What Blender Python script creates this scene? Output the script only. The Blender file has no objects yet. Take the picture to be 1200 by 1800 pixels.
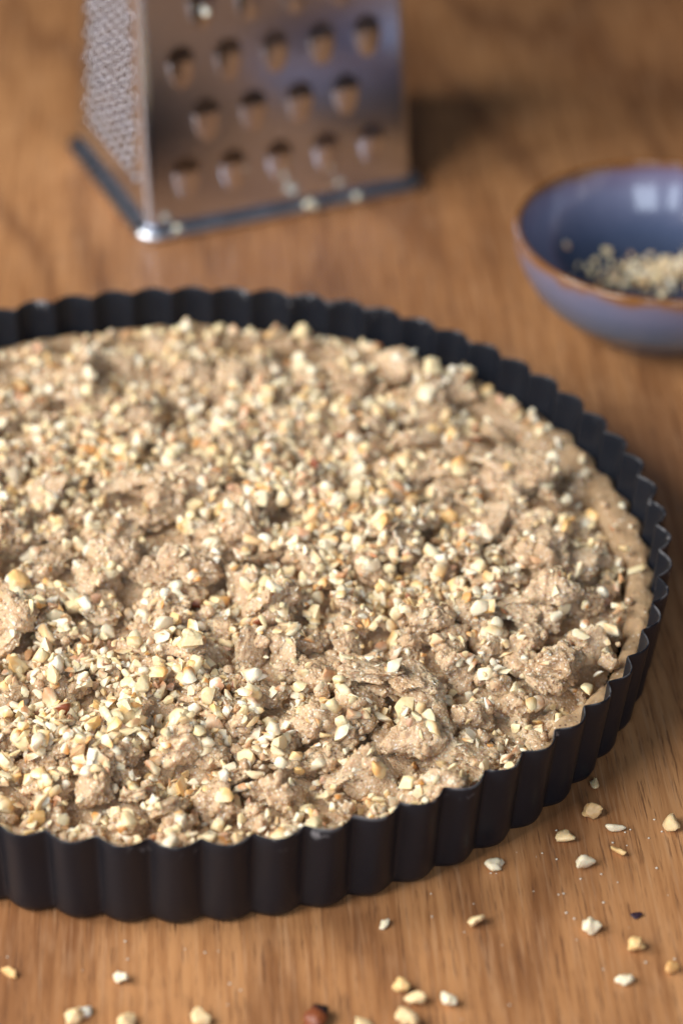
import bpy, bmesh, math, random
import numpy as np
from mathutils import Matrix, Vector, Euler

random.seed(7); rng = np.random.default_rng(11)
scene = bpy.context.scene
COL = scene.collection

# ------------------------------------------------------------------ camera
CAM_F, CAM_D, CAM_H = 5000.0, 0.677265, 0.496011          # focal length in photo pixels, position
PITCH, YAW, ROLL = 0.597692, 0.066806, 0.017885
_cp, _sp, _cy, _sy = math.cos(PITCH), math.sin(PITCH), math.cos(YAW), math.sin(YAW)
CF = np.array([_sy*_cp, _cy*_cp, -_sp]); CR0 = np.array([_cy, -_sy, 0.0]); CU0 = np.cross(CR0, CF)
CR = math.cos(ROLL)*CR0 + math.sin(ROLL)*CU0; CU = -math.sin(ROLL)*CR0 + math.cos(ROLL)*CU0
CPOS = np.array([0.0, -CAM_D, CAM_H])
cam = bpy.data.cameras.new('camera'); camo = bpy.data.objects.new('camera', cam); COL.objects.link(camo)
camo.matrix_world = Matrix(((CR[0], CU[0], -CF[0], CPOS[0]), (CR[1], CU[1], -CF[1], CPOS[1]),
                            (CR[2], CU[2], -CF[2], CPOS[2]), (0, 0, 0, 1)))
cam.sensor_fit = 'VERTICAL'; cam.sensor_height = 36; cam.sensor_width = 24; cam.lens = 100
cam.clip_start = 0.05; cam.clip_end = 20
cam.dof.use_dof = True; cam.dof.focus_distance = 0.768; cam.dof.aperture_fstop = 6.6
cam.dof.aperture_blades = 0
scene.camera = camo

# ------------------------------------------------------------------ light
world = bpy.data.worlds.new('World'); scene.world = world; world.use_nodes = True
bg = world.node_tree.nodes['Background']
bg.inputs[0].default_value = (0.50, 0.56, 0.68, 1); bg.inputs[1].default_value = 0.055
def area(name, loc, target, sx, sy, power, color):
    l = bpy.data.lights.new(name, 'AREA'); l.shape = 'RECTANGLE'; l.size = sx; l.size_y = sy
    l.energy = power; l.color = color
    o = bpy.data.objects.new(name, l); COL.objects.link(o); o.location = loc
    o.rotation_euler = (Vector(target) - Vector(loc)).to_track_quat('-Z', 'Y').to_euler()
    return o
for dx, dy in ((-0.15, 0.29), (0.15, -0.29)):             # the tall window to the left, two panes
    area('window_light', (-0.86 + dx, -0.30 + dy, 0.76), (0.0 + dx*0.5, 0.05 + dy*0.5, 0.0), 0.46, 0.70, 14.4, (1.0, 0.985, 0.965))
for dx in (-0.52, 0.16, 0.50):                     # the window panes behind the camera
    area('window_light', (dx + 0.10, -1.75, 0.90), (0.10, 0.05, 0.10), 0.27, 1.10, 6.2, (0.74, 0.84, 1.0))

scene.view_settings.view_transform = 'Standard'; scene.view_settings.look = 'None'
scene.view_settings.gamma = 1; scene.view_settings.use_curve_mapping = False
scene.view_settings.exposure = 0.0
scene.cycles.use_denoising = True
scene.cycles.max_bounces = 8

# ------------------------------------------------------------------ helpers
def project(P):
    """world points -> photo pixels (1200 x 1800) and depth"""
    v = np.asarray(P, float) - CPOS
    x, y, z = v @ CR, v @ CU, v @ CF
    return 600 + CAM_F*x/z, 900 - CAM_F*y/z, z

def _hash(ix, iy, iz, seed):
    h = (ix*374761393 + iy*668265263 + iz*2147483647 + seed*1274126177) & 0xFFFFFFFF
    h = ((h ^ (h >> 13))*1274126177) & 0xFFFFFFFF
    h = ((h ^ (h >> 16))*2246822519) & 0xFFFFFFFF
    return ((h ^ (h >> 15)) & 0xFFFFFF) / float(0xFFFFFF)
def vnoise(P, seed=0):
    P = np.asarray(P, float); i = np.floor(P).astype(np.int64); f = P - i; f = f*f*f*(f*(f*6 - 15) + 10)
    r = 0
    for dx in (0, 1):
        for dy in (0, 1):
            for dz in (0, 1):
                w = (f[:, 0] if dx else 1 - f[:, 0])*(f[:, 1] if dy else 1 - f[:, 1])*(f[:, 2] if dz else 1 - f[:, 2])
                r = r + w*_hash(i[:, 0] + dx, i[:, 1] + dy, i[:, 2] + dz, seed)
    return r*2 - 1
def fbm(P, octs=3, seed=0, gain=0.5):
    P = np.asarray(P, float); r = 0; a = 1
    for k in range(octs):
        r = r + a*vnoise(P*2**k + 17.3*k, seed + k); a *= gain
    return r
def worley(P, seed=0):
    P = np.asarray(P, float); i = np.floor(P).astype(np.int64); best = np.full(len(P), 9.0)
    for dx in (-1, 0, 1):
        for dy in (-1, 0, 1):
            for dz in (-1, 0, 1):
                c = i + np.array([dx, dy, dz])
                q = np.stack([c[:, k] + _hash(c[:, 0], c[:, 1], c[:, 2], seed + 31*k) for k in range(3)], 1)
                best = np.minimum(best, ((P - q)**2).sum(1))
    return np.sqrt(best)

def new_mesh(name, V, F, mat=None, smooth=True, col=None):
    """V (n,3) array; F list of faces or an (m,3)/(m,4) int array"""
    me = bpy.data.meshes.new(name)
    V = np.asarray(V, np.float32)
    if isinstance(F, np.ndarray):
        m, k = F.shape
        me.vertices.add(len(V)); me.vertices.foreach_set('co', V.ravel())
        me.loops.add(m*k); me.loops.foreach_set('vertex_index', F.astype(np.int32).ravel())
        me.polygons.add(m); me.polygons.foreach_set('loop_start', np.arange(0, m*k, k, dtype=np.int32))
        me.update(calc_edges=True)
    else:
        me.from_pydata([tuple(map(float, v)) for v in V], [], F)
    if smooth: me.polygons.foreach_set('use_smooth', np.ones(len(me.polygons), bool))
    if col is not None:
        at = me.color_attributes.new('col', 'FLOAT_COLOR', 'POINT')
        at.data.foreach_set('color', np.concatenate([col, np.ones((len(col), 1))], 1).astype(np.float32).ravel())
    if mat: me.materials.append(mat)
    me.update()
    if col is not None: me.set_sharp_from_angle(angle=math.radians(52))
    return me
def link(name, me, parent=None, loc=None, rot=None, scale=None):
    o = bpy.data.objects.new(name, me); COL.objects.link(o)
    if parent: o.parent = parent
    if loc is not None: o.location = loc
    if rot is not None: o.rotation_euler = rot
    if scale is not None: o.scale = scale
    return o
def tag(o, label=None, cat=None, group=None, kind=None):
    if label: o['label'] = label
    if cat: o['category'] = cat
    if group: o['group'] = group
    if kind: o['kind'] = kind
    return o
def empty(name, loc=(0, 0, 0), rz=0.0):
    o = bpy.data.objects.new(name, None); COL.objects.link(o); o.location = loc; o.rotation_euler = (0, 0, rz)
    o.empty_display_size = 0.02
    return o
def lathe(profile, n=96, closed=False):
    """profile of (r, z); returns V, F quads"""
    pr = np.array(profile); m = len(pr); th = np.linspace(0, 2*np.pi, n, endpoint=False)
    V = np.stack([np.outer(np.cos(th), pr[:, 0]), np.outer(np.sin(th), pr[:, 0]), np.tile(pr[:, 1], (n, 1))], 2).reshape(-1, 3)
    F = []
    for i in range(n):
        j = (i + 1) % n
        for k in range(m if closed else m - 1):
            k2 = (k + 1) % m
            F.append((i*m + k, j*m + k, j*m + k2, i*m + k2))
    return V, np.array(F)
def catmull(pts, n):
    pts = [np.array(p, float) for p in pts]; pts = [2*pts[0] - pts[1]] + pts + [2*pts[-1] - pts[-2]]
    out = []
    for i in range(1, len(pts) - 2):
        for k in range(n):
            t = k/n; a, b, c, d = pts[i-1:i+3]
            out.append(0.5*(2*b + (c - a)*t + (2*a - 5*b + 4*c - d)*t*t + (3*b - a - 3*c + d)*t**3))
    out.append(pts[-2]); return np.array(out)

# ------------------------------------------------------------------ materials
class NT:
    def __init__(self, name):
        self.m = bpy.data.materials.new(name); self.m.use_nodes = True
        self.t = self.m.node_tree; self.b = self.t.nodes['Principled BSDF']
    def n(self, typ, **kw):
        nd = self.t.nodes.new('ShaderNode' + typ)
        for k, v in kw.items():
            if k.startswith('i_'):
                key = k[2:]; key = int(key) if key.isdigit() else key
                self.set(nd.inputs[key], v)
            else: setattr(nd, k, v)
        return nd
    def set(self, sock, v):
        if hasattr(v, 'is_linked') or isinstance(v, bpy.types.NodeSocket): self.t.links.new(v, sock)
        else: sock.default_value = v
    def p(self, **kw):
        for k, v in kw.items(): self.set(self.b.inputs[k.replace('_', ' ')], v)
    def math(self, op, a, b=0.0, c=None, clamp=False):
        nd = self.n('Math', operation=op, use_clamp=clamp); self.set(nd.inputs[0], a); self.set(nd.inputs[1], b)
        if c is not None: self.set(nd.inputs[2], c)
        return nd.outputs[0]
    def mix(self, fac, a, b, mode='MIX'):
        nd = self.n('Mix', data_type='RGBA', blend_type=mode)
        self.set(nd.inputs[0], fac)
        for s, v in ((nd.inputs[6], a), (nd.inputs[7], b)):
            self.set(s, v if isinstance(v, bpy.types.NodeSocket) else (*v, 1) if len(v) == 3 else v)
        return nd.outputs[2]
    def ramp(self, fac, stops, interp='LINEAR'):
        nd = self.n('ValToRGB'); self.set(nd.inputs[0], fac); cr = nd.color_ramp; cr.interpolation = interp
        while len(cr.elements) < len(stops): cr.elements.new(0.5)
        for e, (p, c) in zip(cr.elements, stops):
            e.position = p; e.color = (*c, 1) if isinstance(c, (tuple, list)) else (c, c, c, 1)
        return nd.outputs[0]
    def smooth(self, x, lo, hi):
        nd = self.n('MapRange', interpolation_type='SMOOTHSTEP'); self.set(nd.inputs[0], x)
        nd.inputs[1].default_value = lo; nd.inputs[2].default_value = hi; return nd.outputs[0]
    def pos(self): return self.n('NewGeometry').outputs['Position']
    def obj(self): return self.n('TexCoord').outputs['Object']
    def scaled(self, v, s):
        nd = self.n('Mapping'); self.set(nd.inputs[0], v); nd.inputs['Scale'].default_value = s; return nd.outputs[0]
    def noise(self, v, scale, detail=3, rough=0.5, dist=0.0):
        nd = self.n('TexNoise'); self.set(nd.inputs['Vector'], v); nd.inputs['Scale'].default_value = scale
        nd.inputs['Detail'].default_value = detail; nd.inputs['Roughness'].default_value = rough
        nd.inputs['Distortion'].default_value = dist; return nd.outputs[0]
    def bump(self, h, strength, dist, normal=None):
        nd = self.n('Bump'); self.set(nd.inputs['Height'], h); nd.inputs['Strength'].default_value = strength
        nd.inputs['Distance'].default_value = dist
        if normal is not None: self.set(nd.inputs['Normal'], normal)
        return nd.outputs[0]

def wood_material():
    t = NT('oak'); v = t.obj()
    big = t.noise(t.scaled(v, (7.5, 1.5, 1.0)), 1.0, 2.5, 0.5, 0.35)               # figure: contour lines of a stretched field
    wob = t.noise(t.scaled(v, (90, 9, 1)), 1.0, 3)
    ring = t.math('SINE', t.math('ADD', t.math('MULTIPLY', big, 70.0), t.math('MULTIPLY', wob, 3.0)))
    ring = t.math('ADD', t.math('MULTIPLY', t.smooth(ring, -0.7, 1.0), 0.55), t.math('MULTIPLY', t.smooth(ring, 0.55, 1.0), 0.45))
    streak = t.noise(t.scaled(v, (380, 18, 1)), 1.0, 4, 0.62)
    fine = t.noise(t.scaled(v, (1100, 50, 1)), 1.0, 3, 0.6)
    fib = t.noise(t.scaled(v, (900, 30, 1)), 1.0, 3, 0.65)
    tone = t.noise(t.scaled(v, (11, 1.1, 1)), 1.0, 2)
    c = t.ramp(tone, [(0.30, (0.325, 0.138, 0.050)), (0.70, (0.530, 0.260, 0.106))])
    c = t.mix(t.math('MULTIPLY', ring, 0.62), c, (0.205, 0.083, 0.032))
    c = t.mix(t.smooth(streak, 0.40, 0.68), c, t.mix(1.0, c, (0.70, 0.63, 0.57), 'MULTIPLY'))
    c = t.mix(t.math('MULTIPLY', t.smooth(fib, 0.50, 0.70), 0.40), c, (0.52, 0.300, 0.160))
    pores = t.smooth(fine, 0.56, 0.70)
    c = t.mix(t.math('MULTIPLY', pores, 0.72), c, (0.130, 0.055, 0.025))
    pore2 = t.smooth(t.noise(t.scaled(v, (2300, 100, 1)), 1.0, 2, 0.5), 0.60, 0.68)
    c = t.mix(t.math('MULTIPLY', pore2, 0.45), c, (0.120, 0.048, 0.020))
    ray = t.smooth(t.noise(t.scaled(v, (150, 45, 1)), 1.0, 2), 0.60, 0.78)
    c = t.mix(t.math('MULTIPLY', ray, 0.22), c, (0.52, 0.30, 0.16))
    t.p(Base_Color=c, Roughness=t.math('ADD', 0.33, t.math('MULTIPLY', streak, 0.20)), Specular_IOR_Level=0.5)
    h = t.math('SUBTRACT', t.math('MULTIPLY', streak, 0.5), t.math('MULTIPLY', pores, 0.7))
    t.p(Normal=t.bump(h, 0.35, 0.0006))
    return t.m
def dough_material(name, a, b, crust=False):
    t = NT(name); v = t.pos()
    lo = t.noise(v, 70, 3, 0.6)
    mid = t.noise(v, 420, 3, 0.6)
    c = t.mix(t.smooth(lo, 0.33, 0.68), a, b)
    c = t.mix(t.math('MULTIPLY', t.smooth(mid, 0.45, 0.75), 0.45), c, tuple(min(1, x*1.35) for x in b))
    vo = t.n('TexVoronoi'); t.set(vo.inputs['Vector'], v); vo.inputs['Scale'].default_value = 620
    pick = t.math('GREATER_THAN', t.n('SeparateColor', i_0=vo.outputs['Color']).outputs[0], 0.80)
    speck = t.math('MULTIPLY', pick, t.smooth(t.math('MULTIPLY', vo.outputs['Distance'], -1.0), -0.30, -0.16))
    c = t.mix(t.math('MULTIPLY', speck, 0.8), c, (0.13, 0.060, 0.035))
    su = t.n('TexVoronoi'); t.set(su.inputs['Vector'], v); su.inputs['Scale'].default_value = 1250        # sugar grains
    sp = t.math('MULTIPLY', t.math('GREATER_THAN', t.n('SeparateColor', i_0=su.outputs['Color']).outputs[1], 0.72 if not crust else 0.93),
                t.smooth(t.math('MULTIPLY', su.outputs['Distance'], -1.0), -0.50, -0.30))
    c = t.mix(t.math('MULTIPLY', sp, 0.75), c, (0.86, 0.76, 0.62))
    t.p(Base_Color=c, Roughness=t.math('SUBTRACT', 0.50, t.math('MULTIPLY', sp, 0.30)), Specular_IOR_Level=0.45, Subsurface_Weight=0.6, Subsurface_Scale=0.0030)
    t.b.inputs['Subsurface Radius'].default_value = (1.0, 0.62, 0.36)
    g = t.n('TexVoronoi'); t.set(g.inputs['Vector'], v); g.inputs['Scale'].default_value = 1500 if not crust else 1100
    n1 = t.bump(t.math('MULTIPLY', g.outputs['Distance'], -1.0), 0.55 if not crust else 0.22, 0.0005)
    n2 = t.bump(mid, 0.5 if not crust else 0.25, 0.0012, n1)
    t.p(Normal=n2)
    return t.m
def nut_material():
    t = NT('chopped_nut'); v = t.pos()
    at = t.n('VertexColor', layer_name='col').outputs[0]
    mid = t.noise(v, 800, 3, 0.6)
    c = t.mix(t.math('MULTIPLY', t.smooth(mid, 0.45, 0.72), 0.35), at, t.mix(1.0, at, (1.0, 0.80, 0.55), 'MULTIPLY'))
    t.p(Base_Color=c, Roughness=0.42, Specular_IOR_Level=0.4, Subsurface_Weight=0.30, Subsurface_Scale=0.0018)
    t.b.inputs['Subsurface Radius'].default_value = (1.0, 0.7, 0.4)
    t.p(Normal=t.bump(mid, 0.35, 0.0006))
    return t.m
def pan_material():
    t = NT('black_coated_steel'); v = t.obj()
    n = t.noise(v, 55, 4, 0.6); fine = t.noise(v, 900, 2)
    z = t.n('SeparateXYZ', i_0=v).outputs[2]
    c = t.mix(n, (0.0060, 0.0072, 0.0110), (0.0100, 0.0115, 0.0165))
    scuff = t.smooth(t.noise(v, 170, 4, 0.7), 0.62, 0.67)                # rubbed spots along the rim and a few on the wall
    edge = t.smooth(z, 0.0292, 0.0300)
    rub = t.math('MULTIPLY', edge, t.smooth(t.noise(v, 230, 3, 0.6), 0.44, 0.60))
    s2 = t.math('MULTIPLY', scuff, t.math('MULTIPLY', t.smooth(z, 0.025, 0.0295), 1.0))
    wear = t.math('MAXIMUM', t.math('MULTIPLY', rub, 0.40), t.math('MULTIPLY', s2, 0.9))
    c = t.mix(wear, c, (0.24, 0.235, 0.24))
    t.p(Base_Color=c, Roughness=t.math('ADD', 0.34, t.math('MULTIPLY', n, 0.16)), Specular_IOR_Level=0.29)
    t.p(Normal=t.bump(fine, 0.10, 0.0003))
    return t.m
def steel_material(name, rough=0.14, col=(0.60, 0.59, 0.60)):
    t = NT(name); v = t.obj()
    sm = t.noise(v, 38, 4, 0.6)
    br = t.noise(t.scaled(v, (900, 900, 14)), 1.0, 2)
    t.p(Base_Color=(*col, 1), Metallic=1.0, Roughness=t.math('ADD', rough, t.math('MULTIPLY', sm, 0.12)))
    t.p(Normal=t.bump(t.math('ADD', t.math('MULTIPLY', br, 0.3), t.noise(v, 30, 2)), 0.06, 0.001))
    return t.m
def glaze_material(name, inside):
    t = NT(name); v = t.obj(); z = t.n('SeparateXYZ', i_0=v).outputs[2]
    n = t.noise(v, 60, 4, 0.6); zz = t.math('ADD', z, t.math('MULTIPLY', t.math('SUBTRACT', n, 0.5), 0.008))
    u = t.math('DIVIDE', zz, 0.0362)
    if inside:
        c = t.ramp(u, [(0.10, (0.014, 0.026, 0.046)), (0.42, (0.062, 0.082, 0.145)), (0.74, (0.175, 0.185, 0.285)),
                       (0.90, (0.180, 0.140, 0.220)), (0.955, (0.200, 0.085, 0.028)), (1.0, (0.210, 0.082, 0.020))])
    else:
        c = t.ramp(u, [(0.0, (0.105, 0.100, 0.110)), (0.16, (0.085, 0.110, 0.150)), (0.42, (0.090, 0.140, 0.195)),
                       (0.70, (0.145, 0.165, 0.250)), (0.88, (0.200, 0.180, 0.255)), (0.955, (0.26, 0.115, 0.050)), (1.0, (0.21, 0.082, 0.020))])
    fl = t.smooth(t.noise(v, 700, 2), 0.66, 0.74)
    c = t.mix(t.math('MULTIPLY', fl, 0.25), c, (0.30, 0.30, 0.42))
    t.p(Base_Color=c, Roughness=0.20 if inside else 0.32, Specular_IOR_Level=0.5)
    t.p(Coat_Weight=0.8 if inside else 0.3, Coat_Roughness=0.08 if inside else 0.2)
    t.p(Normal=t.bump(n, 0.12, 0.002))
    return t.m
def plain(name, col, rough=0.5):
    t = NT(name); n = t.noise(t.pos(), 500, 3)
    t.p(Base_Color=t.mix(n, tuple(c*0.75 for c in col), col), Roughness=rough); return t.m

M_OAK = wood_material()
M_DOUGH = dough_material('crumble_dough', (0.465, 0.306, 0.174), (0.640, 0.455, 0.280))
M_CRUST = dough_material('crust_dough', (0.340, 0.222, 0.120), (0.450, 0.305, 0.172), crust=True)
M_NUT = nut_material()
M_PAN = pan_material()
M_STEEL = steel_material('polished_steel', 0.13, (0.64, 0.71, 0.85))
M_STEEL2 = steel_material('rolled_steel_edge', 0.22, (0.68, 0.70, 0.75))
M_STEEL3 = steel_material('punched_steel', 0.18, (0.30, 0.275, 0.285))
M_GIN = glaze_material('blue_glaze_inside', True); M_GOUT = glaze_material('lilac_glaze_outside', False)

# ------------------------------------------------------------------ table
bm = bmesh.new()
bmesh.ops.create_cube(bm, size=1.0)
for v in bm.verts: v.co = Vector((v.co.x*2.4 + 0.1, v.co.y*2.2 + 0.05, v.co.z*0.035 - 0.0175))
bmesh.ops.bevel(bm, geom=bm.edges[:], offset=0.004, segments=2, affect='EDGES')
me = bpy.data.meshes.new('table_top'); bm.to_mesh(me); bm.free(); me.materials.append(M_OAK)
tag(link('table_top', me), 'warm brown oak table top with straight grain', 'table', kind='structure')

# ------------------------------------------------------------------ tart pan
RIM_R, RIM_H, FOOT_R, NFL, DEP, TH0 = 0.1403, 0.0300, 0.1366, 66, 0.0036, math.radians(-91.6)
def wall_r(th, z, inset=0.0):
    """radius of the fluted wall's outer face at angle th, height z"""
    c = np.cos(NFL/2*(th - TH0)); lobe = np.sqrt(c*c + 0.0025)/math.sqrt(1.0025)
    dep = DEP*np.clip(0.72 + 0.28*z/RIM_H, 0, 1)
    base = FOOT_R + (RIM_R - FOOT_R)*z/RIM_H
    return base - inset - dep*(1 - lobe)
pan = tag(empty('tart_pan'), 'round black fluted tart pan holding the unbaked crumble tart', 'tart pan')
nt = NFL*22; th = np.linspace(0, 2*np.pi, nt, endpoint=False)
rings = []
prof = [(-0.006, 0.0004), (-0.0024, 0.0004), (-0.0006, 0.0012), (0, 0.0032), (0, 0.010), (0, 0.018), (0, 0.025), (0, 0.0293), (-0.00012, 0.0298)]
for off, z in prof: rings.append((wall_r(th, z) + off, z))
for off, z in [(-0.00035, 0.0300), (-0.00062, 0.0298), (-0.00072, 0.0293), (-0.0007, 0.025), (-0.0007, 0.018), (-0.0007, 0.010), (-0.0007, 0.0040), (-0.0017, 0.0022), (-0.003, 0.0014), (-0.006, 0.0014)]:
    rings.append((wall_r(th, z) + off, z))
wob = 0.00022*np.sin(3*th + 1) + 0.00015*np.sin(7*th)
hw = 0.00028*np.sin(5*th + 2) + 0.00025*vnoise(np.stack([np.cos(th)*9, np.sin(th)*9, th*0], 1), 5)
V = np.stack([np.stack([(r + wob)*np.cos(th), (r + wob)*np.sin(th), z + hw*(z/RIM_H)**2], 1) for r, z in rings], 0)
m = len(rings); V = V.reshape(-1, 3); i = np.arange(nt); j = (i + 1) % nt
F = np.concatenate([np.stack([k*nt + i, k*nt + j, (k+1)*nt + j, (k+1)*nt + i], 1) for k in range(m - 1)])
link('fluted_wall', new_mesh('fluted_wall', V, F, M_PAN), pan)
V, F = lathe([(0.0, 0.0016), (0.1290, 0.0016), (0.1297, 0.0020), (0.1300, 0.0025), (0.1302, 0.0020), (0.1298, 0.0013), (0.0, 0.0008)], 128)
link('loose_bottom', new_mesh('loose_bottom', V, F, M_PAN), pan)

# ------------------------------------------------------------------ tart: crust and filling
tart = tag(empty('tart', (0, 0, 0.0027)), 'unbaked tart covered with pale dough crumble and chopped nuts in the black pan', 'tart')
TZ = 0.0027
nt = NFL*10; th = np.linspace(0, 2*np.pi, nt, endpoint=False)
ring = np.stack([np.cos(th), np.sin(th), 0*th], 1)
crust_h = 0.0178 + 0.0013*fbm(ring*5, 3, 21)
inner = 0.0088 + 0.0026*fbm(ring*6, 3, 8)
rows = []
for u, dz in [(0.0, -0.0145), (0.0, -0.0075), (0.0, -0.0030), (0.03, -0.0012), (0.12, -0.0003), (0.30, 0.0), (0.5, -0.0003), (0.70, -0.0008), (0.86, -0.0018), (0.97, -0.0036), (1.03, -0.0062), (1.06, -0.0100)]:
    z = np.maximum(crust_h + dz, 0.0034)
    k = min(1.0, u*7.0)
    r = (wall_r(th, z) - 0.0011)*(1 - k) + (FOOT_R - 0.0009)*k - inner*u
    rows.append(np.stack([r*np.cos(th), r*np.sin(th), z], 1))
V = np.array(rows); m = len(rows)
# resample the rows more finely for surface relief
def refine(V, k):
    out = []
    for a in range(len(V) - 1):
        for s in range(k): out.append(V[a]*(1 - s/k) + V[a+1]*s/k)
    out.append(V[-1]); return np.array(out)
V = refine(V, 3); m = len(V); V = V.reshape(-1, 3)
rel = fbm(V*170, 3, 3)*0.00075 + (0.5 - worley(V*420, 4))*0.0004
V[:, 2] += rel*(np.clip((V[:, 2] - 0.004)/0.01, 0, 1))
i = np.arange(nt); j = (i + 1) % nt
F = np.concatenate([np.stack([k*nt + i, k*nt + j, (k+1)*nt + j, (k+1)*nt + i], 1) for k in range(m - 1)])
V[:, 2] -= TZ
o = link('crust', new_mesh('crust', V, F, M_CRUST), tart); o['label'] = 'smooth pressed dough edge against the pan wall'

# height map of everything laid so far (0.6 mm cells)
GR, GS = 0.141, 0.0006
GN = int(2*GR/GS) + 1
ax = -GR + GS*np.arange(GN); GX, GY = np.meshgrid(ax, ax, indexing='ij'); GRAD = np.hypot(GX, GY)
P2 = np.stack([GX.ravel(), GY.ravel(), 0*GX.ravel()], 1)
base = 0.0130 + 0.0024*np.clip(1 - (GRAD/0.12)**2, 0, 1).ravel() + 0.0017*fbm(P2*70, 3, 40) + 0.0010*(0.5 - worley(P2*190, 41)) + 0.0005*(0.5 - worley(P2*620, 42))
base = base.reshape(GN, GN) - 0.004*np.clip((GRAD - 0.119)/0.008, 0, 1)
H = base.copy()
H[GRAD > 0.1275] = 0.0180
idx = -np.ones((GN, GN), int); inside = GRAD < 0.1278; idx[inside] = np.arange(inside.sum())
V = np.stack([GX[inside], GY[inside], base[inside] - TZ], 1)
q = np.stack([idx[:-1, :-1], idx[1:, :-1], idx[1:, 1:], idx[:-1, 1:]], 2).reshape(-1, 4); q = q[(q >= 0).all(1)]
link('filling', new_mesh('filling', V, q, M_DOUGH), tart)

def splat(V):
    a = np.clip(((V[:, 0] + GR)/GS + 0.5).astype(int), 0, GN - 1); b = np.clip(((V[:, 1] + GR)/GS + 0.5).astype(int), 0, GN - 1)
    np.maximum.at(H, (a, b), V[:, 2])
def patch(x, y, r):
    a0, a1 = int((x - r + GR)/GS), int((x + r + GR)/GS) + 1; b0, b1 = int((y - r + GR)/GS), int((y + r + GR)/GS) + 1
    a0, b0 = max(a0, 0), max(b0, 0); a1, b1 = min(a1, GN - 1), min(b1, GN - 1)
    return H[a0:a1+1, b0:b1+1], GX[a0:a1+1, b0:b1+1] - x, GY[a0:a1+1, b0:b1+1] - y
def slope(x, y, r):
    h, dx, dy = patch(x, y, r); s = (dx*dx).sum() + 1e-12
    return (h*dx).sum()/s, (h*dy).sum()/((dy*dy).sum() + 1e-12)
def in_view(x, y, z, mrg=20):
    u, v, _ = project([(x, y, z)]); return -mrg < u[0] < 1200 + mrg and -mrg < v[0] < 1800 + mrg

# ------------------------------------------------------------------ dough lumps, flakes and grated strips
def ico(sub):
    bm = bmesh.new(); bmesh.ops.create_icosphere(bm, subdivisions=sub, radius=1.0)
    V = np.array([v.co[:] for v in bm.verts]); F = np.array([[v.index for v in f.verts] for f in bm.faces]); bm.free()
    return V/np.linalg.norm(V, axis=1)[:, None], F
ICO = {k: ico(k) for k in (2, 3, 5)}
def lump_mesh(kind, size, seed, sub=5):
    D, F = ICO[sub]; off = np.array([seed*3.7, seed*1.9, seed*0.73])
    if kind == 'flake':
        P = np.sign(D)*np.abs(D)**0.72; P /= 1.2
        P = P*np.array([1.15, 0.82, 0.30])
    elif kind == 'chunk':
        P = np.sign(D)*np.abs(D)**0.70; P /= 1.15
        P = P*np.array([1.05, 0.85, 0.66])
    else:
        P = D*np.array([1.0, 0.88, 0.70])
    P = P*(1 + 0.34*fbm(D*1.35 + off, 3, seed))[:, None]
    P = P*size
    fn = np.cross(P[F[:, 1]] - P[F[:, 0]], P[F[:, 2]] - P[F[:, 0]]); n = np.zeros_like(P)
    for k in range(3): np.add.at(n, F[:, k], fn)
    n /= np.linalg.norm(n, axis=1)[:, None] + 1e-20
    g = {'lump': 1.0, 'chunk': 0.75, 'flake': 0.5}[kind]
    d = (0.55 - worley(P/0.0040 + off, seed + 1))*0.0014*g
    if sub >= 3: d = d + (0.5 - worley(P/0.0016 + off, seed + 2))*0.00078*g
    if sub >= 5: d = d + (0.5 - worley(P/0.00075 + off, seed + 3))*0.00050 + fbm(P/0.0007, 2, seed)*0.00022
    P = P + n*d[:, None]
    return P, F
def strip_mesh(L, W, T, bend, seed):
    nu, nv = 54, 28; V = []
    u = np.linspace(-1, 1, nu); a = np.linspace(0, 2*np.pi, nv, endpoint=False)
    U, A = np.meshgrid(u, a, indexing='ij'); U, A = U.ravel(), A.ravel()
    endt = np.clip((1 - np.abs(U))/0.16, 0.02, 1)**0.5
    w = W*0.5*endt*(1 + 0.30*vnoise(np.stack([U*4, np.sign(np.cos(A))*3, 0*U + seed], 1), seed))
    t = T*0.5*(1 + 0.25*vnoise(np.stack([U*3, 0*U, 0*U + seed*1.7], 1), seed + 1))*np.clip(endt, 0.3, 1)
    se = lambda c, e: np.sign(c)*np.abs(c)**e
    x = U*L*0.5; y = w*se(np.cos(A), 0.85); zz = t*se(np.sin(A), 0.8)
    P = np.stack([x, y, zz], 1)
    cav = 0.10*W*(y/(W*0.5))**2                                  # curls up a little across its width
    P[:, 2] += cav
    n = np.stack([0*x, np.cos(A)*0.8, np.sin(A)], 1)
    d = (0.5 - worley(P/0.0017 + seed, seed))*0.0006 + (0.5 - worley(P/0.0008 + seed, seed + 4))*0.0004
    P = P + n*d[:, None]
    if abs(bend) > 1e-3:
        Rb = L/bend; ang = P[:, 0]/Rb; rr = Rb - P[:, 2]
        P[:, 0] = rr*np.sin(ang); P[:, 2] = Rb - rr*np.cos(ang)
        P[:, 2] *= -1
    F = []
    for i in range(nu - 1):
        for k in range(nv): F.append((i*nv + k, i*nv + (k+1) % nv, (i+1)*nv + (k+1) % nv, (i+1)*nv + k))
    me_v = P
    F = F + []
    F = np.array(F)
    caps = [tuple(range(nv))[::-1], tuple((nu-1)*nv + k for k in range(nv))]
    return me_v, [tuple(f) for f in F] + caps

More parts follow.
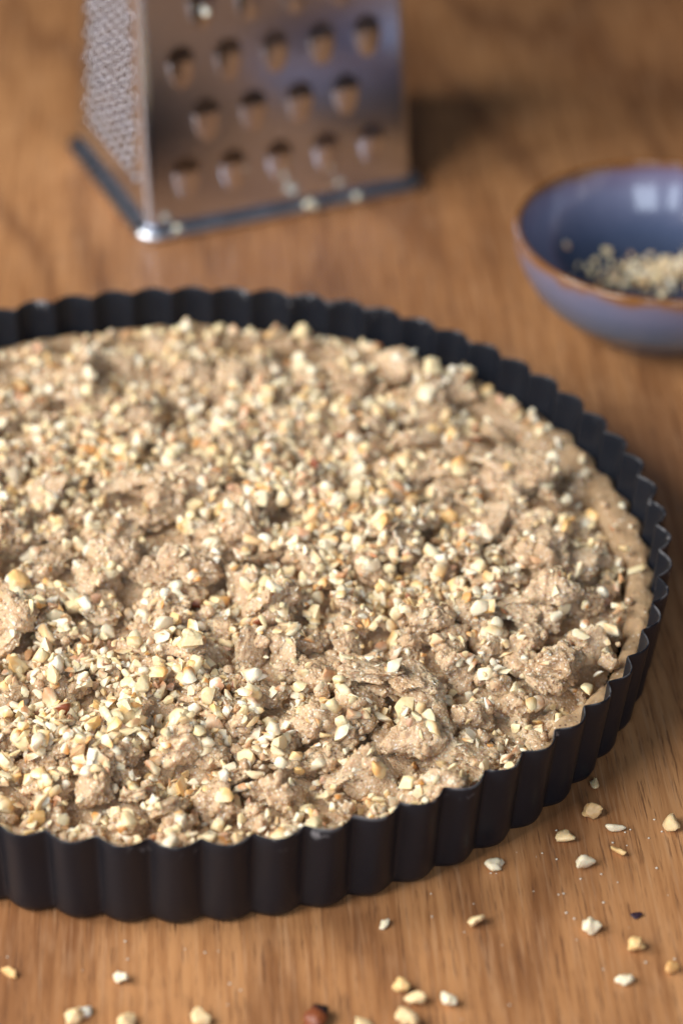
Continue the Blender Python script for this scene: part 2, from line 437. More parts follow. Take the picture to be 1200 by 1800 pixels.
protos = []
k = 0
for kind, sizes, cnt in (('lump', (0.0034, 0.0046, 0.0060), 5), ('chunk', (0.0036, 0.0050), 4), ('flake', (0.0046, 0.0060, 0.0078), 4)):
    for s in sizes:
        for c in range(cnt):
            V, F = lump_mesh(kind, s, 100 + k); k += 1
            lo = lump_mesh(kind, s, 100 + k - 1, 3)
            protos.append((kind, s, V, new_mesh('crumble_' + kind, V, F, M_DOUGH), lo))
strips = []
for c in range(14):
    L = random.uniform(0.014, 0.028); W = random.uniform(0.0040, 0.0066)
    V, F = strip_mesh(L, W, random.uniform(0.0013, 0.0019), random.uniform(-0.25, 0.9), 300 + c)
    strips.append((L, V, new_mesh('dough_strip', V, F, M_DOUGH)))

def photo_xy(u, v, z):
    """the point at height z that the photo shows at pixel (u, v)"""
    d = CF + (u - 600)/CAM_F*CR - (v - 900)/CAM_F*CU; t = (z - CPOS[2])/d[2]
    p = CPOS + t*d; return p[0], p[1]
# patches of thick nut cover (+) and of bare dough (-), found in the photograph
blobs = [(250, 1200, 190, 80, 1.0), (130, 1290, 160, 70, 0.7), (540, 1260, 90, 60, 0.25), (430, 900, 170, 60, 0.55), (640, 880, 160, 70, 0.75),
         (700, 1010, 170, 60, 0.9), (560, 1000, 110, 50, 0.5), (820, 980, 110, 50, 0.3), (300, 760, 200, 60, 0.5), (90, 840, 110, 70, 0.8), (540, 730, 160, 60, 0.5), (60, 1100, 60, 90, 0.4),
         (330, 960, 120, 50, -0.9), (160, 920, 110, 50, -0.8), (680, 1170, 120, 40, -0.8), (830, 1230, 120, 55, -0.5), (480, 1130, 110, 35, -0.7), (720, 1310, 110, 50, -0.25), (340, 640, 220, 30, -0.3),
         (960, 900, 90, 110, -0.8), (990, 1080, 70, 90, -0.7), (800, 790, 90, 50, -0.5), (40, 1030, 60, 40, -0.6)]
def nut_density(x, y):
    u, v, _ = project([(x, y, 0.024)]); d = 0.47
    for bu, bv, su, sv, a in blobs: d += 1.0*a*math.exp(-((u[0] - bu)/su)**2 - ((v[0] - bv)/sv)**2)
    return max(0.17, min(1.25, d))

def rot_from(sx, sy, yaw, tilt=0.0):
    n = Vector((-sx, -sy, 1)).normalized()
    q = Vector((0, 0, 1)).rotation_difference(n)
    ta = random.uniform(0, 2*math.pi)
    qt = Euler((tilt*math.cos(ta), tilt*math.sin(ta), 0)).to_quaternion()
    return (q @ qt @ Euler((0, 0, yaw)).to_quaternion()).to_matrix()
lump_stuff = []
n_lump = 0
def put(me, V, pos, R, s, name, lo=None, force_stuff=False):
    global n_lump
    Rn = np.array(R); W = (V*s) @ Rn.T + pos
    splat(W[::2])
    if not force_stuff and in_view(*pos):
        o = link(name, me, tart); M = Matrix.Translation(Vector(pos) - Vector((0, 0, TZ))) @ Matrix(Rn.tolist()).to_4x4() @ Matrix.Scale(s, 4)
        o.matrix_local = M
        n_lump += 1
        return o
    V2, F2 = lo if lo is not None else (V, None)
    if F2 is not None: lump_stuff.append(((V2*s) @ Rn.T + pos, F2))

# ------------------------------------------------------------------ chopped nuts: shapes
PALE = [(0.90, 0.76, 0.50), (0.90, 0.79, 0.57), (0.88, 0.72, 0.43), (0.90, 0.82, 0.64), (0.86, 0.66, 0.38)]
GOLD = [(0.78, 0.42, 0.14), (0.72, 0.31, 0.08), (0.80, 0.50, 0.20)]
BROWN = [(0.44, 0.15, 0.045), (0.56, 0.22, 0.065)]
SKIN = [(0.12, 0.035, 0.028), (0.24, 0.065, 0.025)]
def nut_mesh(seed, kind, cuts, rounds=1):
    r = random.Random(seed); bm = bmesh.new()
    ax = {'chip': (1, 0.78, 0.48), 'sliver': (1, 0.45, 0.36), 'cube': (0.88, 0.80, 0.70), 'round': (0.92, 0.84, 0.72)}[kind]
    for c in range({'chip': 9, 'sliver': 8, 'cube': 10, 'round': 15}[kind]):
        d = Vector((r.gauss(0, 1), r.gauss(0, 1), r.gauss(0, 1))).normalized()*(r.uniform(0.8, 1.0) if kind != 'cube' else r.uniform(0.9, 1.15))
        bm.verts.new((d.x*ax[0], d.y*ax[1], d.z*ax[2]))
    res = bmesh.ops.convex_hull(bm, input=bm.verts[:])
    junk = list({g for g in res['geom_interior'] + res['geom_unused'] if isinstance(g, bmesh.types.BMVert)})
    if junk: bmesh.ops.delete(bm, geom=junk, context='VERTS')
    bmesh.ops.triangulate(bm, faces=bm.faces[:])
    bmesh.ops.subdivide_edges(bm, edges=bm.edges[:], cuts=cuts, use_grid_fill=True)
    bmesh.ops.triangulate(bm, faces=bm.faces[:])
    for _ in range(rounds): bmesh.ops.smooth_vert(bm, verts=bm.verts[:], factor=0.46 if cuts > 1 else 0.32, use_axis_x=True, use_axis_y=True, use_axis_z=True)
    bm.verts.ensure_lookup_table(); bm.verts.index_update()
    V = np.array([v.co[:] for v in bm.verts]); F = np.array([[v.index for v in f.verts] for f in bm.faces]); bm.free()
    V = V*(1 + 0.13*fbm(V*1.7 + seed, 3, seed))[:, None]
    V /= np.abs(V[:, 0]).max()
    q = r.random()
    pale = np.array(r.choice(PALE)); pale = pale*r.uniform(0.9, 1.05)
    if q < 0.36: side, amt = np.array(r.choice(GOLD)), r.uniform(0.0, 0.40)
    elif q < 0.72: side, amt = np.array(r.choice(GOLD)), r.uniform(0.5, 1.0)
    elif q < 0.965: side, amt = np.array(r.choice(BROWN)), r.uniform(0.6, 1.0)
    else: side, amt = np.array(r.choice(SKIN)), 1.0
    d = np.array([r.gauss(0, 1), r.gauss(0, 1), r.gauss(0, 1) + 0.5]); d /= np.linalg.norm(d)
    t = np.clip((V @ d/0.7 + 0.35*fbm(V*2.2 + seed, 2, seed + 9) - r.uniform(-0.35, 0.25))/0.5, 0, 1)*amt
    if q >= 0.965: t = np.clip(t*1.6 + 0.25, 0, 1)
    C = pale*(1 - t[:, None]) + side*t[:, None]
    return V, F, np.clip(C, 0, 1)
KINDS = ['chip']*5 + ['sliver']*4 + ['cube']*4 + ['round']*1
nut_protos = []
for c in range(72):
    kd = KINDS[c % len(KINDS)]; V, F, C = nut_mesh(1000 + c, kd, 2)
    V1, F1, C1 = nut_mesh(1000 + c, kd, 1)
    nut_protos.append((V, new_mesh('nut_piece', V, F, M_NUT, col=C), (V1, F1, C1), V[:, 2].max() - V[:, 2].min()))

# ------------------------------------------------------------------ laying the topping
def edge_r(ph):
    """how far out the topping reaches: on the right it stops short of the crust's edge"""
    d = (math.degrees(ph) + 180) % 360 - 180
    bare = min(max((d + 54)/12, 0), 1)*min(max((26 - d)/14, 0), 1)
    back = min(max((d - 62)/14, 0), 1) if d > 0 else min(max((-150 - d)/14, 0), 1)
    return 0.1330 - 0.0050*bare - 0.0022*back
placed = []
def far(x, y, r, k):
    return all((x - a)**2 + (y - b)**2 > (k*(r + c))**2 for a, b, c in placed)
def lay_lumps(n, spacing, smallest, lift, use_density=0.35):
    done = tries = 0
    while done < n and tries < 7000:
        tries += 1
        ph = random.uniform(-math.pi, math.pi); lim = edge_r(ph); rr = lim*math.sqrt(random.random()); x, y = rr*math.cos(ph), rr*math.sin(ph)
        kind, s, V, me, lo = random.choice(protos)
        if s < smallest or rr + s*0.65 > lim: continue
        if random.random() < use_density*(nut_density(x, y) - 0.35): continue
        if not far(x, y, s, spacing): continue
        placed.append((x, y, s)); done += 1
        h, _, _ = patch(x, y, s*0.7); sx, sy = slope(x, y, s*0.9)
        z = float(np.percentile(h, 40)); sc = random.uniform(0.82, 1.2)
        lf = lift*(1 - 0.75*min(1, max(0, (rr - 0.110)/0.016)))
        if rr > 0.116 and s > 0.0062: sc *= 0.8
        if kind == 'flake': R = rot_from(sx*0.7, sy*0.7, random.uniform(0, 6.3), random.choice((0.15, 0.3, 0.6, 1.0))); z += s*(0.10 + lf)*sc
        else: R = rot_from(sx*0.4, sy*0.4, random.uniform(0, 6.3), random.uniform(0, 0.7)); z += s*lf*sc
        c = np.array([x, y, z]); c = c + tuck((V*sc) @ np.array(R).T + c, x, y)
        put(me, V, c, R, sc, 'dough_flake' if kind == 'flake' else 'crumble_lump', lo)
def tuck(W, x, y):
    """shift that keeps a piece inside the pan wall"""
    ex_ = float(np.hypot(W[:, 0], W[:, 1]).max()) - 0.1335
    if ex_ <= 0: return np.zeros(3)
    r = math.hypot(x, y); return np.array([-x/r*ex_, -y/r*ex_, 0.0])
nuts = []
def lay_nuts(n, flat=False):
    done = tries = 0
    while done < n and tries < 30000:
        tries += 1
        ph = random.uniform(-math.pi, math.pi); rr = (edge_r(ph) + 0.0005)*math.sqrt(random.random()); x, y = rr*math.cos(ph), rr*math.sin(ph)
        if random.random() > nut_density(x, y)/1.25: continue
        pi = random.randrange(len(nut_protos)); V, me, lo, th_ = nut_protos[pi]
        r = min(0.0031, max(0.0008, random.lognormvariate(math.log(0.00150), 0.34)))
        h, _, _ = patch(x, y, r*0.8); sx, sy = slope(x, y, r*1.4)
        if math.hypot(sx, sy) > 1.3 and random.random() < 0.8: continue
        z = float(np.percentile(h, 60)) + r*th_*0.28
        R = rot_from(max(-1, min(1, sx))*0.8, max(-1, min(1, sy))*0.8, random.uniform(0, 6.3), abs(random.gauss(0, 0.35)))
        if random.random() < 0.15: R = Euler((random.uniform(0, 6), random.uniform(0, 6), random.uniform(0, 6))).to_matrix()
        W = (V*r) @ np.array(R).T + np.array([x, y, z]); sh = tuck(W, x, y); W = W + sh; x, y = x + sh[0], y + sh[1]; splat(W); done += 1
        nuts.append((x, y, z, r, pi, R, W[:, 2].max(), W))
def lay_crumbs(n, protos_, smin, smax, only_view=False):
    for c in range(n):
        ph = random.uniform(-math.pi, math.pi); rr = (edge_r(ph) + 0.001)*math.sqrt(random.random()); x, y = rr*math.cos(ph), rr*math.sin(ph)
        if only_view and not in_view(x, y, 0.02): continue
        V, F = random.choice(protos_); s = random.uniform(smin, smax)
        h, _, _ = patch(x, y, 0.0012); z = float(np.percentile(h, 50)) + 0.0002
        R = np.array(Euler((random.uniform(0, 6), random.uniform(0, 6), random.uniform(0, 6))).to_matrix())
        W = (V*s) @ R.T + np.array([x, y, z]); W = W + tuck(W, x, y); splat(W); lump_stuff.append((W, F))
nst = 0
def put_strip(x, y, yaw, L, tilt):
    global nst
    i = min(range(len(strips)), key=lambda i: abs(strips[i][0] - L) + random.uniform(0, 0.004)); _, V, me = strips[i]
    sx, sy = slope(x, y, 0.006); h, _, _ = patch(x, y, 0.003)
    R = rot_from(sx*0.8, sy*0.8, yaw, tilt); z = float(np.percentile(h, 70)) + 0.0005
    if in_view(x, y, z):
        put(me, V, np.array([x, y, z]), R, L/strips[i][0], 'dough_strip'); nst += 1
cr_protos = [lump_mesh('lump', 0.0024, 500 + c, 3) for c in range(8)]
small = [lump_mesh('lump', 0.0016, 520 + c, 2) for c in range(8)]

lay_lumps(320, 0.63, 0.0040, 0.42)
lay_crumbs(300, cr_protos, 0.7, 1.25, True)
lay_nuts(1500)
lay_lumps(155, 0.44, 0.0, 0.62, 0.4)
spots = [(200, 862, 25, 0.020), (560, 1140, 12, 0.026), (280, 1130, -12, 0.026), (470, 1100, 5, 0.020), (940, 1245, -75, 0.017), (745, 905, 50, 0.016), (830, 940, 60, 0.018),
         (690, 1180, 5, 0.022), (860, 1110, 70, 0.016), (640, 1060, -12, 0.018), (880, 1000, 10, 0.018), (480, 1300, -35, 0.016), (640, 770, 30, 0.018), (300, 800, 60, 0.016), (130, 830, 40, 0.015)]
for u, v, a, L in spots:                                   # strips of grated dough: the long ones seen in the photograph, then a scatter
    x, y = photo_xy(u, v, 0.025); put_strip(x, y, math.radians(a), L, 0.08)
for c in range(46):
    rr = 0.116*math.sqrt(random.random()); ph = random.uniform(0, 6.3)
    put_strip(rr*math.cos(ph), rr*math.sin(ph), random.uniform(0, 6.3), random.uniform(0.012, 0.021), random.uniform(0.05, 0.5))
big = [(480, 712, 'flake', 1.1), (335, 820, 'chunk', 1.5), (240, 880, 'flake', 1.25), (100, 935, 'flake', 1.25), (205, 960, 'lump', 1.45), (345, 985, 'lump', 1.35), (290, 1025, 'chunk', 1.2), (650, 1165, 'flake', 1.45),
       (720, 1175, 'flake', 1.2), (735, 1265, 'lump', 1.5), (560, 1245, 'lump', 1.3), (945, 815, 'flake', 1.2), (985, 1140, 'chunk', 1.35), (960, 955, 'lump', 1.6), (800, 905, 'flake', 1.3), (470, 1180, 'chunk', 1.1),
       (300, 1060, 'chunk', 1.2), (20, 1070, 'lump', 1.6), (760, 1075, 'lump', 1.15), (840, 1280, 'flake', 1.1), (380, 1365, 'lump', 1.3), (640, 1400, 'chunk', 1.3), (480, 1440, 'lump', 1.3), (150, 720, 'lump', 1.3), (620, 640, 'lump', 1.2)]
for u, v, kind, f in big:                                  # the clumps and shards that stand out in the photograph
    x, y = photo_xy(u, v, 0.0255)
    if math.hypot(x, y) > 0.122: continue
    kd, s_, V, me, lo = random.choice([p for p in protos if p[0] == kind and p[1] >= 0.0046])
    h, _, _ = patch(x, y, s_*0.8); sx, sy = slope(x, y, s_*0.9); f *= 0.0048/s_ if kind != 'flake' else 0.0064/s_
    R = rot_from(sx*0.4, sy*0.4 - (0.25 if kind == 'flake' else 0), random.uniform(0, 6.3), random.uniform(0, 0.35))
    put(me, V, np.array([x, y, float(np.percentile(h, 45)) + s_*f*(0.20 if kind == 'flake' else 0.34)]), R, f, 'dough_flake' if kind == 'flake' else 'crumble_lump', lo)
lay_crumbs(200, cr_protos, 0.5, 1.1, True)
lay_crumbs(1300, small, 0.35, 1.0)
lay_nuts(5000)
def join(parts, with_col=False):
    Vs, Fs, Cs, n = [], [], [], 0
    for p in parts:
        Vs.append(p[0]); Fs.append(p[1] + n); n += len(p[0])
        if with_col: Cs.append(p[2])
    return np.concatenate(Vs), np.concatenate(Fs), (np.concatenate(Cs) if with_col else None)
V, F, _ = join(lump_stuff); V[:, 2] -= TZ
tag(link('loose_crumble', new_mesh('loose_crumble', V, F, M_DOUGH), tart), kind='stuff')
# some lie on the bare crust edge
for u, v, r, a in [(1118, 990, 0.0030, 20), (1093, 878, 0.0019, 90), (1110, 914, 0.0019, 60), (1075, 1098, 0.0033, -40), (1020, 1118, 0.0028, -30), (962, 1130, 0.0019, 0), (1066, 1140, 0.0020, 40)]:
    x, y = photo_xy(u, v, 0.0205); pi = random.choice([i for i in range(72) if KINDS[i % len(KINDS)] in ('sliver', 'chip')]); V, me, lo, th_ = nut_protos[pi]
    h, _, _ = patch(x, y, r*0.7); z = float(np.percentile(h, 75)) + r*th_*0.35
    R = rot_from(0, 0, math.radians(a), 0.15); W = (V*r) @ np.array(R).T + np.array([x, y, z]); splat(W)
    nuts.append((x, y, z, r*1.5, pi, R, W[:, 2].max() + 0.01, W))
score = []
for i, (x, y, z, r, pi, R, top, W) in enumerate(nuts):
    u, v, d = project([(x, y, z)]); ok = 5 < u[0] < 1195 and 480 < v[0] < 1500
    h, _, _ = patch(x, y, r*0.5)
    vis = top > h.max() - 0.0004
    score.append(r/d[0]*(1 if vis else 0.35)*(1 if ok else 0))
pick = set(sorted(range(len(nuts)), key=lambda i: -score[i])[:298])
rest = []
for i, (x, y, z, r, pi, R, top, W) in enumerate(nuts):
    V, me, lo, th_ = nut_protos[pi]
    if top > W[:, 2].max() + 0.005: r = r/1.5
    if i in pick:
        o = link('nut_piece', me, tart)
        o.matrix_local = Matrix.Translation((x, y, z - TZ)) @ Matrix([list(q) for q in R]).to_4x4() @ Matrix.Scale(r, 4)
    else:
        W = (lo[0]*r) @ np.array(R).T + np.array([x, y, z - TZ]); rest.append((W, lo[1], lo[2]))
V, F, C = join(rest, True)
tag(link('chopped_nuts', new_mesh('chopped_nuts', V, F, M_NUT, col=C), tart), kind='stuff')
print('nuts', len(nuts), 'strips', nst)

# ------------------------------------------------------------------ box grater
GA = np.array([-0.0127, 0.2266]); GB = np.array([0.0911, 0.2652]); GC = np.array([-0.0371, 0.3061])
ex = (GB - GA)/np.linalg.norm(GB - GA); gang = math.atan2(ex[1], ex[0])
GW, GD, GH = np.linalg.norm(GB - GA) - 0.006, 0.078, 0.215                # foot plan inside the flange, height
gr = tag(empty('box_grater', (GA[0] + ex[0]*0.0028 - ex[1]*0.0022, GA[1] + ex[1]*0.0028 + ex[0]*0.0022 - 0.0042, 0.0), gang),
         'tall polished steel box grater standing behind the tart pan', 'grater')
TAP, TAPY = 0.018, 0.125                                                              # each side leans in by this slope
def gpt(x, y, z):
    """foot-plan point scaled to the narrowing at height z"""
    cx, cy = GW/2, GD/2
    return (cx + (x - cx)*(1 - 2*TAP*z/GW), cy + (y - cy)*(1 - 2*TAPY*z/GD), z)
RC = 0.0032                                                              # corner radius
def corner_rows(cx, cy, a0):
    return [(cx + RC*math.cos(a0 + k/6*math.pi/2), cy + RC*math.sin(a0 + k/6*math.pi/2)) for k in range(7)]
outline = corner_rows(RC, RC, math.pi), corner_rows(GW - RC, RC, 1.5*math.pi), corner_rows(GW - RC, GD - RC, 0), corner_rows(RC, GD - RC, 0.5*math.pi)
def sheet(rows2d, z0, z1, nz=8):
    V = []; F = []; n = len(rows2d)
    for k in range(nz + 1):
        z = z0 + (z1 - z0)*k/nz
        V += [gpt(x, y, z) for x, y in rows2d]
    for k in range(nz):
        for i in range(n - 1): F.append((k*n + i, k*n + i + 1, (k+1)*n + i + 1, (k+1)*n + i))
    return np.array(V), np.array(F)
Z0, Z1 = 0.003, GH
for c in range(4):
    V, F = sheet(outline[c], Z0, Z1)
    link('corner_edge', new_mesh('corner_edge', V, F, M_STEEL), gr)
for nm, a, b in (('slicer_panel', outline[1][-1], outline[2][0]), ('back_panel', outline[2][-1], outline[3][0])):
    V, F = sheet([a, ((a[0]+b[0])/2, (a[1]+b[1])/2), b], Z0, Z1)
    link(nm, new_mesh(nm, V, F, M_STEEL), gr)
# coarse panel (towards the camera): plate with open holes, each with a scoop-shaped tooth
teeth = []
prow = 0; zrow = 0.0240
while zrow < GH - 0.035:
    xs = [GW/2 + (i - 2)*0.0183 for i in range(5)] if prow % 2 == 0 else [GW/2 + (i - 1.5)*0.0183 - 0.0004 for i in range(4)]
    for x in xs: teeth.append((x, zrow))
    prow += 1; zrow += 0.0205
step = 0.0008; nx = int((GW - 2*RC)/step); nz = int((Z1 - Z0)/step)
xs = np.linspace(RC, GW - RC, nx + 1); zs = np.linspace(Z0, Z1, nz + 1)
XX, ZZ = np.meshgrid(xs, zs, indexing='ij'); V = np.array([gpt(x, 0, z) for x, z in zip(XX.ravel(), ZZ.ravel())])
xm = (xs[:-1] + xs[1:])/2; zm = (zs[:-1] + zs[1:])/2; XM, ZM = np.meshgrid(xm, zm, indexing='ij'); keep = np.ones(XM.shape, bool)
for tx, tz in teeth: keep &= ((XM - tx)/0.0050)**2 + ((ZM - tz)/0.0046)**2 > 1
I = np.arange((nx+1)*(nz+1)).reshape(nx+1, nz+1)
q = np.stack([I[:-1, :-1], I[1:, :-1], I[1:, 1:], I[:-1, 1:]], 2)[keep]
cp = link('coarse_panel', new_mesh('coarse_panel', V, q, M_STEEL), gr)
# scoop: half-open bulge, mouth upwards
nu, nv = 14, 12; V = []; F = []
for i in range(nv + 1):
    t = i/nv                                                             # 0 at the lip, 1 at the foot
    for k in range(nu + 1):
        a = math.pi*k/nu; w = 0.0052*math.sqrt(max(0.0, 1 - t*t*0.98)); d = 0.0023*(1 - t)**0.9*math.sin(a)
        V.append((-w*math.cos(a), -d - 0.00015, -0.0008 + 0.0003*math.sin(a) - 0.0105*t))
for i in range(nv):
    for k in range(nu): F.append((i*(nu+1) + k, i*(nu+1) + k + 1, (i+1)*(nu+1) + k + 1, (i+1)*(nu+1) + k))
tooth_me = new_mesh('grating_tooth', np.array(V), np.array(F), M_STEEL)
for tx, tz in teeth:
    o = link('grating_tooth', tooth_me, cp, gpt(tx, 0, tz)); o.rotation_euler = (-math.atan(TAPY), 0, 0)
# fine panel (left): plate with rows of punched points
pts = []; row = 0; z = 0.019
while z < GH - 0.03:
    y = 0.0105 + (0.0033 if row % 2 else 0)
    while y < GD - 0.010: pts.append((y, z)); y += 0.0066
    z += 0.0050; row += 1
step = 0.0006; ny = int((GD - 2*RC)/step); nz = int((Z1 - Z0)/step)
ys = np.linspace(RC, GD - RC, ny + 1); zs = np.linspace(Z0, Z1, nz + 1)
YY, ZZ = np.meshgrid(ys, zs, indexing='ij'); V = np.array([gpt(0, y, z) for y, z in zip(YY.ravel(), ZZ.ravel())])
YM, ZM = np.meshgrid((ys[:-1] + ys[1:])/2, (zs[:-1] + zs[1:])/2, indexing='ij'); keep = np.ones(YM.shape, bool)
for y, z in pts:
    i0, j0 = int((y - RC)/step), int((z - Z0)/step*nz*step/(Z1 - Z0)); sl = (slice(max(0, i0-4), i0+5), slice(max(0, j0-4), j0+5))
    keep[sl] &= (YM[sl] - y)**2 + (ZM[sl] - z)**2 > 0.00165**2
I = np.arange((ny+1)*(nz+1)).reshape(ny+1, nz+1)
q = np.stack([I[:-1, :-1], I[:-1, 1:], I[1:, 1:], I[1:, :-1]], 2)[keep]
fp = link('fine_panel', new_mesh('fine_panel', V, q, M_STEEL), gr)
Vp, Fp = [], []
for y, z in pts:                                                         # small burst crowns
    c = gpt(0, y, z); b = len(Vp); h = random.uniform(0.0009, 0.0013)
    for k in range(6): a = k*math.pi/3; Vp.append((c[0] - 0.00002, c[1] + 0.0020*math.cos(a), c[2] + 0.0020*math.sin(a)))
    for k in range(6): a = k*math.pi/3 + 0.3; Vp.append((c[0] - h*(1.1 if k % 2 else 0.75), c[1] + 0.0014*math.cos(a), c[2] + 0.0014*math.sin(a)))
    for k in range(6): Fp.append((b + k, b + (k+1) % 6, b + 6 + (k+1) % 6, b + 6 + k))
tag(link('rasp_points', new_mesh('rasp_points', np.array(Vp), np.array(Fp), M_STEEL3, smooth=False), fp), kind='stuff')
# rolled flange round the foot
prof = [(-0.0002, 0.0048), (0.0012, 0.0046), (0.0030, 0.0040), (0.0040, 0.0030), (0.0043, 0.0018), (0.0040, 0.0006), (0.0032, 0.0002), (0.0018, 0.0002), (0.0006, 0.0008)]
loop = []
for c, (cx, cy, a0) in enumerate(((RC, RC, math.pi), (GW - RC, RC, 1.5*math.pi), (GW - RC, GD - RC, 0), (RC, GD - RC, 0.5*math.pi))):
    for k in range(9): a = a0 + k/8*math.pi/2; loop.append((cx, cy, math.cos(a), math.sin(a)))
V = []; F = []; m = len(prof); n = len(loop)
for cx, cy, ca, sa in loop:
    for d, z in prof: V.append((cx + (RC + d)*ca, cy + (RC + d)*sa, z))
for i in range(n):
    for k in range(m): F.append((i*m + k, ((i+1) % n)*m + k, ((i+1) % n)*m + (k+1) % m, i*m + (k+1) % m))
link('foot_flange', new_mesh('foot_flange', np.array(V), np.array(F), M_STEEL2), gr)
# top plate and handle (above the frame)
tp = [gpt(x, y, GH) for r in outline for x, y in r]
V = [(*p[:2], GH) for p in tp] + [(*p[:2], GH + 0.003) for p in tp]; n = len(tp)
F = [tuple(range(n, 2*n)), tuple(range(n))[::-1]] + [(i, (i+1) % n, n + (i+1) % n, n + i) for i in range(n)]
link('top_plate', new_mesh('top_plate', np.array(V), F, M_STEEL, smooth=False), gr)
V = []; F = []
for i in range(17):
    a = math.pi*i/16; c = (GW/2 - 0.034*math.cos(a), GD/2, GH + 0.003 + 0.040*math.sin(a)**0.6)
    t = Vector((math.sin(a)*0.034, 0, math.cos(a)*0.04)).normalized(); nn = Vector((0, 1, 0)); bb = t.cross(nn)
    for k in range(8):
        b = 2*math.pi*k/8; p = Vector(c) + nn*0.007*math.cos(b) + bb*0.003*math.sin(b); V.append(p[:])
for i in range(16):
    for k in range(8): F.append((i*8 + k, i*8 + (k+1) % 8, (i+1)*8 + (k+1) % 8, (i+1)*8 + k))
link('handle', new_mesh('handle', np.array(V), np.array(F), M_STEEL2), gr)

# ------------------------------------------------------------------ bowl
BX, BY = 0.1636, 0.1632
bowl = tag(empty('glazed_bowl', (BX, BY, 0)), 'small blue and lilac glazed bowl with brown rim, holding chopped nuts', 'bowl')
outer = catmull([(0.0, 0.0022), (0.0205, 0.0022), (0.0222, 0.0004), (0.0248, 0.0006), (0.0268, 0.0032), (0.0345, 0.0078), (0.0425, 0.0150), (0.0478, 0.0240), (0.0502, 0.0315), (0.0507, 0.0348)], 6)
rimp = catmull([(0.0507, 0.0348), (0.0503, 0.0360), (0.0493, 0.0365), (0.0483, 0.0360), (0.0479, 0.0346)], 5)
inn = catmull([(0.0479, 0.0346), (0.0471, 0.0310), (0.0444, 0.0238), (0.0392, 0.0164), (0.0310, 0.0105), (0.0190, 0.0072), (0.0, 0.0060)], 6)
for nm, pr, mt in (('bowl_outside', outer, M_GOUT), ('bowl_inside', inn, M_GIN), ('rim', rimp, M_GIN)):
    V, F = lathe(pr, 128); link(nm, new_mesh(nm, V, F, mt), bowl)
ci = inn[::-1]
def bowl_z(r): return float(np.interp(r, ci[:, 0], ci[:, 1]))
# the nuts left in the bowl lie as one heap
heap = []
hr = random.Random(5)
for c in range(330):
    a = hr.uniform(0, 6.3); r0 = abs(hr.gauss(0, 0.55)); x = 0.005 + r0*0.027*math.cos(a); y = 0.0175 + r0*0.0105*math.sin(a)
    rb = math.hypot(x, y)
    if rb > 0.040: continue
    V, me, lo, th_ = nut_protos[hr.randrange(72)]; r = hr.uniform(0.0009, 0.0020)
    z = bowl_z(rb) + r*0.45 + hr.random()*0.0045*max(0, 1 - r0*1.1)
    R = np.array(Euler((hr.uniform(0, 6), hr.uniform(0, 6), hr.uniform(0, 6))).to_matrix())
    heap.append(((lo[0]*r) @ R.T + np.array([x, y, z]), lo[1], lo[2]))
V, F, C = join(heap, True)
tag(link('chopped_nuts', new_mesh('chopped_nuts', V, F, M_NUT, col=C), None, (BX, BY, 0)), 'heap of chopped nuts lying in the bottom of the blue bowl', 'nuts', kind='stuff')

# ------------------------------------------------------------------ loose nut pieces on the table and the grater
def single_nut(u, v, r, kind, yaw, label, tint=None, z0=0.0, group='nut pieces spilled on the table', flat=1.0, dark=False):
    seed = int(u*7 + v*13); V, F, C = nut_mesh(seed, kind, 3, 7)
    if tint is not None:
        f = C.mean(1, keepdims=True)/max(1e-6, C.mean()); C = np.clip(np.array(tint)*(0.9 + 0.1*f)*(1 + 0.06*vnoise(V*2 + seed, 3))[:, None], 0, 1)
    V = V*(1 + 0.22*fbm(V*2.1 + seed, 3, seed + 5))[:, None]
    asp = {'cube': (1, 0.9, 0.8), 'round': (1, 0.86, 0.78), 'chip': (1, 0.76, 0.5), 'sliver': (1, 0.52, 0.46)}[kind]
    V = V - (V.max(0) + V.min(0))/2; V = V/(V.max(0) - V.min(0))*2*np.array(asp)
    if dark: C = np.where((V[:, :1] > 0.15), np.array([[0.018, 0.012, 0.014]]), C)
    V = V*r*0.90*np.array([1, 1, flat]); zmin = V[:, 2].min()
    x, y = photo_xy(u, v, z0 + 0.0012)
    o = link('nut_piece', new_mesh('nut_piece', V, F, M_NUT, col=C), None, (x, y, z0 - zmin + 0.00002), (0, 0, math.radians(yaw)))
    return tag(o, label, 'nut', group)
IV, CRM, GLD, TAN = (0.86, 0.74, 0.52), (0.84, 0.62, 0.34), (0.78, 0.52, 0.23), (0.70, 0.46, 0.22)
